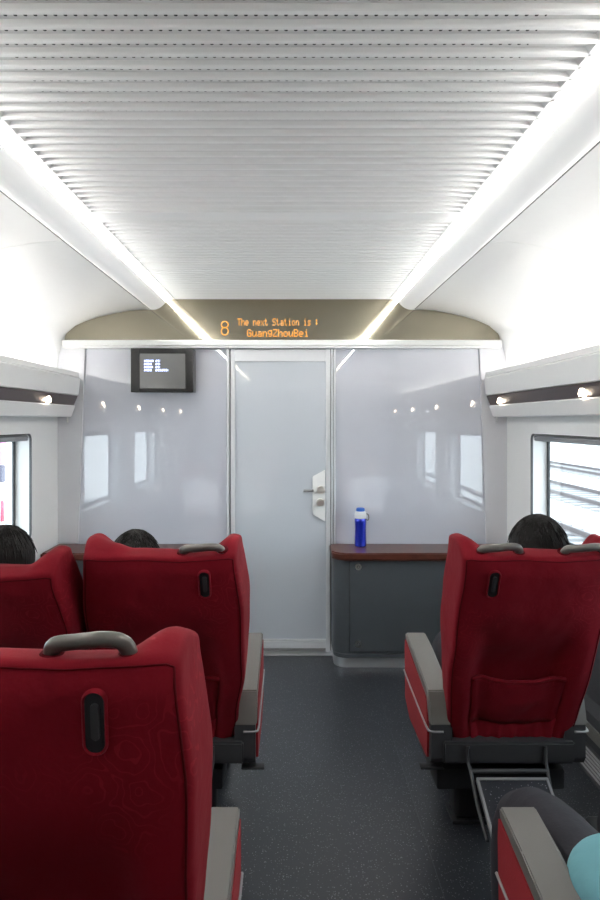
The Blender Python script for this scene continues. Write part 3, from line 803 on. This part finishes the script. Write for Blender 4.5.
    for s in (-1, 1):
        tube(bm, smoothpath([(s * 0.118 - 0.01, -0.03, 0.462), (s * 0.118 - 0.01, -0.036, 0.415), (s * 0.115 - 0.01, -0.060, 0.395), (s * 0.112 - 0.01, -0.12, 0.33), (s * 0.11 - 0.01, -0.215, 0.285)], 5), 0.0055, 8)
    cyl(bm, (-0.01, -0.055, 0.398), 0.007, 0.235, 'X', 12)
    fr = fin('footrest', bm, 'dark_plastic', t, angle=40)
    bm = bmesh.new(); mt = Matrix.Translation((-0.01, -0.085, 0.385)) @ Matrix.Rotation(math.radians(26), 4, 'X')
    box(bm, -0.100, 0.100, -0.185, 0.0, -0.005, 0.005, 0.002, 2, mt)
    fin('footrest_plate', bm, 'floor', fr)
    bm = bmesh.new()
    box(bm, -0.104, 0.104, -0.003, 0.005, -0.007, 0.008, 0, 1, mt); box(bm, -0.106, -0.099, -0.188, 0.004, -0.007, 0.008, 0, 1, mt)
    box(bm, 0.099, 0.106, -0.188, 0.004, -0.007, 0.008, 0, 1, mt)
    fin('footrest_edge', bm, 'grille', fr)
    bm = bmesh.new(); box(bm, min(aisle * 0.19, aisle * 0.262), max(aisle * 0.19, aisle * 0.262), 0.015, 0.05, 0.366, 0.374, 0.003, 2)
    fin('release_pedal', bm, 'black', t, smooth=True)
    return t
YA, YB = 2.14, 0.98
make_seat(1, 'red brocade seat between the far left seat and the aisle, in the front row', (-0.345, YA, 0), 24, handles=(0.118,), slot=0.020, bx=-0.015, wings=(0.42, 0.72))
make_seat(-1, 'red brocade window seat at far left, leaned back lower than the one beside it', (-0.832, YA, 0), 31, handles=(-0.1,), arms=(-1,))
make_seat(-1, 'single red seat on the right with two grey handles and a back pocket', (0.665, YA, 0), 24, handles=(-0.106, 0.124), bx=0.012, wings=(0.70, 0.78), slot=-0.020, mid=(0.212, 0.212))
make_seat(1, 'nearest large red seat at bottom left with long grey handle and oval slot', (-0.345, YB, 0), 6, handles=(0.086,), slot=-0.004, bx=-0.014, wings=(0.42, 0.68))
make_seat(-1, 'nearest right seat, mostly out of view, only its grey and red armrest showing', (0.665, YB, 0), 30, handles=(-0.106, 0.124))

# ------------------------------------------------------------------ people
def eval_mesh(o):
    dg = bpy.context.evaluated_depsgraph_get(); dg.update()
    me = bpy.data.meshes.new_from_object(o.evaluated_get(dg)); return me
def limb(bm, pts, rad, flat=1.0, n=5, seg=20):
    pts = [Vector(p) for p in pts]; path = smoothpath(pts, n); rr = []
    for i in range(len(rad) - 1):
        for k in range(n):
            t = k / n; t = t * t * (3 - 2 * t); rr.append(rad[i] + (rad[i + 1] - rad[i]) * t)
    rr.append(rad[-1])
    tube(bm, path, rr, seg, flat)
    for p, r in ((pts[0], rad[0]), (pts[-1], rad[-1])): ell(bm, p, (r, r * flat, r * (flat + 1) / 2), 20)
def ell(bm, c, r, seg=24, rot=None):
    m = Matrix.Translation(c) @ (rot or Matrix()) @ Matrix.Diagonal((r[0], r[1], r[2], 1))
    bmesh.ops.create_uvsphere(bm, u_segments=seg, v_segments=seg // 2, radius=1, matrix=m)
def remesh(bm, vox, name, m, parent, smooth_it=2):
    me = bpy.data.meshes.new('tmp'); bm.to_mesh(me); bm.free()
    o = bpy.data.objects.new('tmp', me); COL.objects.link(o)
    r = o.modifiers.new('r', 'REMESH'); r.mode = 'VOXEL'; r.voxel_size = vox; r.use_smooth_shade = True
    s = o.modifiers.new('s', 'SMOOTH'); s.iterations = smooth_it; s.factor = 0.5
    res = eval_mesh(o); bpy.data.objects.remove(o)
    return link(name, res, m, parent, smooth=True)
def person(loc, J, label, shirt, headR=(0.073, 0.090, 0.108), yaw=0.0, group='seated passengers'):
    """J: joint positions relative to loc (pelvis on the seat)"""
    p = thing('person', label, 'person', loc, group)
    V = lambda k: Vector(J[k])
    up_ = V('chest') + (V('neck0') - V('chest')) * 0.62
    bm = bmesh.new()
    limb(bm, [V('pelvis'), V('belly'), V('chest'), up_], [0.138, 0.118, 0.130, 0.092], 0.62)
    limb(bm, [up_, V('neck0'), V('neck1'), V('neck1') + (V('head') - V('neck1')) * 0.4], [0.075, 0.056, 0.050, 0.050])
    for s in ('L', 'R'):
        limb(bm, [up_ * 0.5 + V('sh' + s) * 0.5, V('sh' + s), V('el' + s), V('wr' + s)], [0.045, 0.043, 0.033, 0.024])
        limb(bm, [V('hip' + s), V('kn' + s), V('an' + s)], [0.070, 0.048, 0.030])
        limb(bm, [V('an' + s), V('toe' + s)], [0.032, 0.026])
    hd_ = V('head'); a, b_, c = headR
    rot = Matrix.Rotation(yaw, 4, 'Z')
    def hp(x, y, z): return hd_ + rot @ Vector((x * a, y * b_, z * c))
    ell(bm, hp(0, -0.05, 0.12), (a, b_ * 0.95, c * 0.88), 28, rot)       # cranium
    ell(bm, hp(0, 0.22, -0.42), (a * 0.74, b_ * 0.66, c * 0.58), 24, rot)   # jaw
    ell(bm, hp(0, 0.98, -0.20), (a * 0.16, b_ * 0.18, c * 0.17), 14, rot)   # nose tip
    ell(bm, hp(0, 0.90, -0.02), (a * 0.11, b_ * 0.12, c * 0.24), 14, rot)   # bridge
    ell(bm, hp(0, 0.80, 0.16), (a * 0.62, b_ * 0.14, c * 0.10), 14, rot)    # brow
    ell(bm, hp(0, 0.72, -0.86), (a * 0.30, b_ * 0.18, c * 0.14), 14, rot)   # chin
    for s in (-1, 1):
        ell(bm, hp(s * 1.0, -0.02, -0.08), (a * 0.12, b_ * 0.22, c * 0.27), 14, rot)   # ears
        ell(bm, hp(s * 0.45, 0.66, -0.20), (a * 0.30, b_ * 0.22, c * 0.22), 14, rot)   # cheeks
    # hands with separate fingers
    for s, sg in (('L', -1), ('R', 1)):
        w = V('wr' + s); d = (w - V('el' + s)).normalized(); up = Vector((0, 0, 1)); sd = d.cross(up).normalized(); dn = sd.cross(d).normalized() * -1
        palm = w + d * 0.045
        m = Matrix.Identity(3); m.col[0] = sd; m.col[1] = d; m.col[2] = -dn
        ell(bm, palm, (0.038, 0.048, 0.015), 16, m.to_4x4())
        for f, (off, ln) in enumerate(((-0.030, 0.062), (-0.010, 0.072), (0.010, 0.068), (0.029, 0.052))):
            b0 = palm + d * 0.025 + sd * off; b1 = palm + d * 0.050 + sd * off * 1.15 + dn * 0.002
            b2 = b1 + d * ln * 0.45 + dn * 0.010; b3 = b2 + d * ln * 0.40 + dn * 0.020
            tube(bm, [b0, b1, (b1 + b2) / 2, b2, (b2 + b3) / 2, b3], [0.009, 0.0088, 0.0084, 0.0082, 0.0078, 0.0055], 8)
        th = -sg * 1.0
        tube(bm, [palm - d * 0.02 + sd * th * 0.02, palm + sd * th * 0.040 + dn * 0.004, palm + d * 0.028 + sd * th * 0.052 + dn * 0.010, palm + d * 0.048 + sd * th * 0.048 + dn * 0.014], [0.012, 0.011, 0.010, 0.007], 8)
    body = remesh(bm, 0.0045, 'body', 'skin', p, 3)
    # eyes and mouth
    bm = bmesh.new()
    for s in (-1, 1): ell(bm, hp(s * 0.38, 0.80, 0.0), (0.010, 0.006, 0.005), 12, rot)
    fin('eyes', bm, 'eye', p, smooth=True)
    bm = bmesh.new(); ell(bm, hp(0, 0.86, -0.52), (0.021, 0.006, 0.006), 12, rot); fin('mouth', bm, 'lip', p, smooth=True)
    # hair cap: short, with a whorl and loose ends
    bm = bmesh.new(); bmesh.ops.create_uvsphere(bm, u_segments=56, v_segments=40, radius=1)
    for v in bm.verts:
        q = v.co.copy(); z = q.z; y_ = q.y
        k = 1.10
        low = -0.55 if y_ < 0 else -0.55 + 1.05 * sstep(0.0, 0.75, y_)    # hairline
        if z < low: k = 0.90
        k += 0.035 * noise.noise(q * 3.2 + Vector(loc) * 3) + 0.022 * noise.noise(Vector((q.x * 22, q.y * 22, q.z * 7)))
        v.co = hp(q.x * k, (q.y * k * 0.96) - 0.07, 0.12 + q.z * k * 0.92)
    rnd = random.Random(int(abs(loc[0]) * 1000))
    for _ in range(420):
        th = rnd.uniform(0, 2 * PI); ph = rnd.uniform(0.0, 1.15)
        n0 = Vector((math.sin(ph) * math.cos(th), math.sin(ph) * math.sin(th), math.cos(ph)))
        if n0.y > 0.6: continue
        tng = Vector((n0.x, n0.y, 0)).normalized() if ph > 0.05 else Vector((1, 0, 0))
        tng = (tng * math.cos(ph) + Vector((0, 0, -math.sin(ph)))) + Vector((rnd.uniform(-.4, .4), rnd.uniform(-.4, .4), 0)) * 0.6
        pts = []
        for j in range(4):
            q = n0 * (1.092 + 0.002 * j - 0.008 * j * j) + tng * 0.12 * j
            pts.append(hp(q.x, q.y * 0.96 - 0.07, 0.12 + q.z * 0.92))
        tube(bm, pts, [0.0022, 0.0018, 0.0013, 0.0004], 4, 1.0)
    fin('hair', bm, 'hair', p, smooth=True)
    # shirt
    bm = bmesh.new()
    limb(bm, [V('pelvis') + Vector((0, 0, -0.01)), V('belly'), V('chest'), up_], [0.152, 0.138, 0.148, 0.104], 0.66)
    for s in ('L', 'R'):
        e, w, h = V('el' + s), V('wr' + s), V('sh' + s)
        limb(bm, [up_ * 0.5 + h * 0.5, h, e, e + (w - e) * (0.25 if shirt == 'shirt' else 0.80)], [0.056, 0.057, 0.047, 0.038])
    n0 = V('neck0'); tube(bm, [n0 + Vector((0, 0, -0.03)), n0 + Vector((0, 0, 0.025))], [0.066, 0.060], 16)
    if shirt == 'cyan': ell(bm, Vector((-0.072, 0.045, 0.105)), (0.105, 0.125, 0.070), 24)
    so = remesh(bm, 0.0075, 'shirt', shirt, p, 2)
    # trousers
    bm = bmesh.new()
    for s in ('L', 'R'):
        kn, an, hp_ = V('kn' + s), V('an' + s), V('hip' + s)
        limb(bm, [V('pelvis') * 0.6 + hp_ * 0.4, hp_], [0.098, 0.094])
        limb(bm, [hp_, kn, kn + (an - kn) * 0.98], [0.094, 0.069, 0.050], 1.0, 7)
    tr_ = remesh(bm, 0.0075, 'trousers', 'trouser', p, 2)
    for s in ('L', 'R'):
        an, toe = V('an' + s), V('toe' + s); dr = (toe - an); dr.z = 0; L_ = dr.length; ang = math.atan2(-dr.x, dr.y)
        zf = -loc[2]
        rt = Matrix.Rotation(ang, 4, 'Z')
        bm = bmesh.new(); c = Vector((an.x, an.y, zf))
        ell(bm, c + rt @ Vector((0, -0.01, 0.045)), (0.040, 0.050, 0.044), 18, rt); ell(bm, c + rt @ Vector((0, 0.075, 0.034)), (0.043, 0.10, 0.033), 18, rt)
        for v in bm.verts: v.co.z = max(v.co.z, zf + 0.001)
        remesh(bm, 0.006, 'shoe', 'shoe', p, 2)
    return p
def joints(dx=0.0, hz=0.62, hy=-0.09, kspread=0.055):
    J = dict(pelvis=(0, 0.02, 0.01), belly=(dx * .2, hy * 0.15, hz * 0.26), chest=(dx * .6, hy * 0.48, hz * 0.50), neck0=(dx * 0.92, hy * 0.86, hz - 0.145), neck1=(dx, hy * 0.92, hz - 0.09), head=(dx, hy, hz))
    for s, g in (('L', -1), ('R', 1)):
        J['sh' + s] = (dx * .7 + g * 0.128, hy * 0.62, hz - 0.20); J['el' + s] = (g * 0.104, 0.01, 0.070); J['wr' + s] = (g * 0.055, 0.205, 0.108)
        J['hip' + s] = (g * 0.070, 0.04, 0.0); J['kn' + s] = (g * kspread, 0.40, -0.002); J['an' + s] = (g * 0.050, 0.43, -0.460); J['toe' + s] = (g * 0.055, 0.55, -0.50)
    return J
# pelvis sits about 0.5 above the floor on the cushion
person((0.680, 2.345, 0.545), joints(dx=0.070, hz=0.502, hy=-0.235), 'black haired passenger in white shirt in the single right seat', 'shirt', yaw=-0.05, headR=(0.078, 0.090, 0.106))
person((-0.345, 2.36, 0.545), joints(dx=-0.130, hz=0.452, hy=-0.24), 'black haired passenger in white shirt, top of head above left aisle seat', 'shirt', yaw=0.2)
person((-0.832, 2.345, 0.545), joints(dx=-0.028, hz=0.475, hy=-0.255), 'black haired passenger in white shirt at far left by the window', 'shirt', yaw=0.1, headR=(0.078, 0.090, 0.104))
J = joints(dx=0.05, hz=0.64, hy=-0.12)
J.update(chest=(0, -0.13, 0.28), neck0=(0.02, -0.20, 0.43), neck1=(0.03, -0.21, 0.49), head=(0.03, -0.23, 0.60), shR=(0.15, -0.16, 0.37), shL=(-0.14, -0.16, 0.37), elL=(-0.165, -0.17, 0.18), wrL=(0.11, 0.02, 0.22), wrR=(0.13, 0.04, 0.23), hipL=(-0.085, 0.05, 0.025), knL=(-0.105, 0.50, -0.036), anL=(-0.125, 0.50, -0.445), toeL=(-0.13, 0.62, -0.49),
         knR=(0.13, 0.46, 0.0), anR=(0.14, 0.49, -0.445), toeR=(0.15, 0.61, -0.49))
person((0.665, 1.16, 0.53), J, 'passenger at bottom right in charcoal trousers and turquoise top, one knee showing', 'cyan')

# small black pouch on the floor by the right wall
t = thing('bag', 'small black pouch with a red tab on the floor at lower right', 'bag', (1.10, 2.40, 0.0))
bm = bmesh.new(); box(bm, -0.06, 0.06, -0.05, 0.07, 0.0, 0.05, 0.016, 3); fin('pouch', bm, 'shoe', t, smooth=True)
bm = bmesh.new(); box(bm, -0.035, -0.012, -0.045, 0.0, 0.0502, 0.056, 0.002, 1); fin('tab', bm, 'redpaint', t)

# ------------------------------------------------------------------ outside
bm = bmesh.new(); box(bm, 2.2, 24.0, -10, 90, -1.35, -1.1)
fin('ground', bm, 'ballast', kind='structure')
bm = bmesh.new(); box(bm, 24.0, 60.0, -10, 90, -1.35, -0.95)
fin('ground_1', bm, 'concrete', kind='structure')
bm = bmesh.new(); box(bm, -40, -2.2, -10, 90, -1.35, -0.62)
fin('ground_2', bm, 'concrete', kind='structure')
sl_me = None
for nm_, xa, xb, y0, y1 in (('nearest', 4.85, 6.25, 7, 22), ('middle', 9.0, 10.4, 17, 33), ('farthest', 14.0, 15.35, 28, 46)):
    t = thing('railway_track', '%s pair of rails on pale ballast outside the right window' % nm_, 'railway track', ((xa + xb) / 2, y0, -1.1), 'railway tracks')
    for xx in (-(xb - xa) / 2, (xb - xa) / 2):
        bm = bmesh.new()
        prism_y(bm, [(xx - 0.07, 0.06), (xx + 0.07, 0.06), (xx + 0.02, 0.09), (xx + 0.035, 0.17), (xx + 0.035, 0.20), (xx - 0.035, 0.20), (xx - 0.035, 0.17), (xx - 0.02, 0.09)], -32, 60)
        fin('rail', bm, 'rail', t)
    yy = 0
    if sl_me is None:
        bm = bmesh.new(); box(bm, -1.2, 1.2, -0.13, 0.13, 0.0, 0.07, 0.01, 1)
        s0 = fin('sleeper', bm, 'sleeper', t); sl_me = s0.data; yy = 0.65
    while yy < y1 - y0:
        o = bpy.data.objects.new('sleeper', sl_me); COL.objects.link(o); o.parent = t; o.location = (0, yy, 0); yy += 0.65
bb = thing('billboard', 'blurred pink poster board on platform outside the left window', 'billboard', (-6.3, 14.6, -0.62))
bm = bmesh.new(); box(bm, -0.55, 0.30, 0, 0.08, 1.15, 2.1, 0.02, 1); fin('poster', bm, 'pink', bb)
bm = bmesh.new(); box(bm, -0.6, 0.26, 0.0, 0.09, 0.78, 1.14, 0.02, 1); fin('board', bm, 'purple', bb)
for x in (-0.5, -0.1):
    bm = bmesh.new(); cyl(bm, (x, 0.05, 0.40), 0.025, 0.80); fin('post', bm, 'purple', bb)
b2 = thing('bollard', 'small red bollard on platform outside the left window', 'bollard', (-5.95, 14.3, -0.62))
bm = bmesh.new(); cyl(bm, (0, 0, 0.2), 0.04, 0.4, r2=0.035); bmesh.ops.create_uvsphere(bm, u_segments=16, v_segments=8, radius=0.035, matrix=Matrix.Translation((0, 0, 0.40)))
fin('bollard_post', bm, 'redpaint', b2, smooth=True)

# ------------------------------------------------------------------ world, camera
w = bpy.data.worlds.new('World'); sc.world = w; w.use_nodes = True
nt = w.node_tree; bg = nt.nodes['Background']
tc = nt.nodes.new('ShaderNodeTexCoord'); sp = nt.nodes.new('ShaderNodeSeparateXYZ'); nt.links.new(tc.outputs['Generated'], sp.inputs[0])
rp = nt.nodes.new('ShaderNodeValToRGB'); rp.color_ramp.elements[0].color = (0.93, 0.96, 1.0, 1); rp.color_ramp.elements[1].color = (0.80, 0.90, 1.0, 1)
nt.links.new(sp.outputs[2], rp.inputs[0]); nt.links.new(rp.outputs[0], bg.inputs[0]); bg.inputs[1].default_value = 2.2
cam = bpy.data.cameras.new('camera'); co = bpy.data.objects.new('camera', cam); COL.objects.link(co)
co.location = (0, 0, CAMZ); co.rotation_euler = (PI / 2, 0, 0)
cam.sensor_fit = 'VERTICAL'; cam.sensor_height = 36.0; cam.lens = F / 900 * 36.0
cam.shift_x = (300 - 291) / 900; cam.shift_y = -(450 - 421) / 900
cam.clip_start = 0.02
sc.camera = co
sc.view_settings.view_transform = 'Standard'; sc.view_settings.look = 'None'; sc.view_settings.gamma = 1.0
sc.view_settings.use_curve_mapping = False
sc.view_settings.exposure = 1.48
sc.cycles.max_bounces = 10; sc.cycles.diffuse_bounces = 5; sc.cycles.sample_clamp_indirect = 6.0
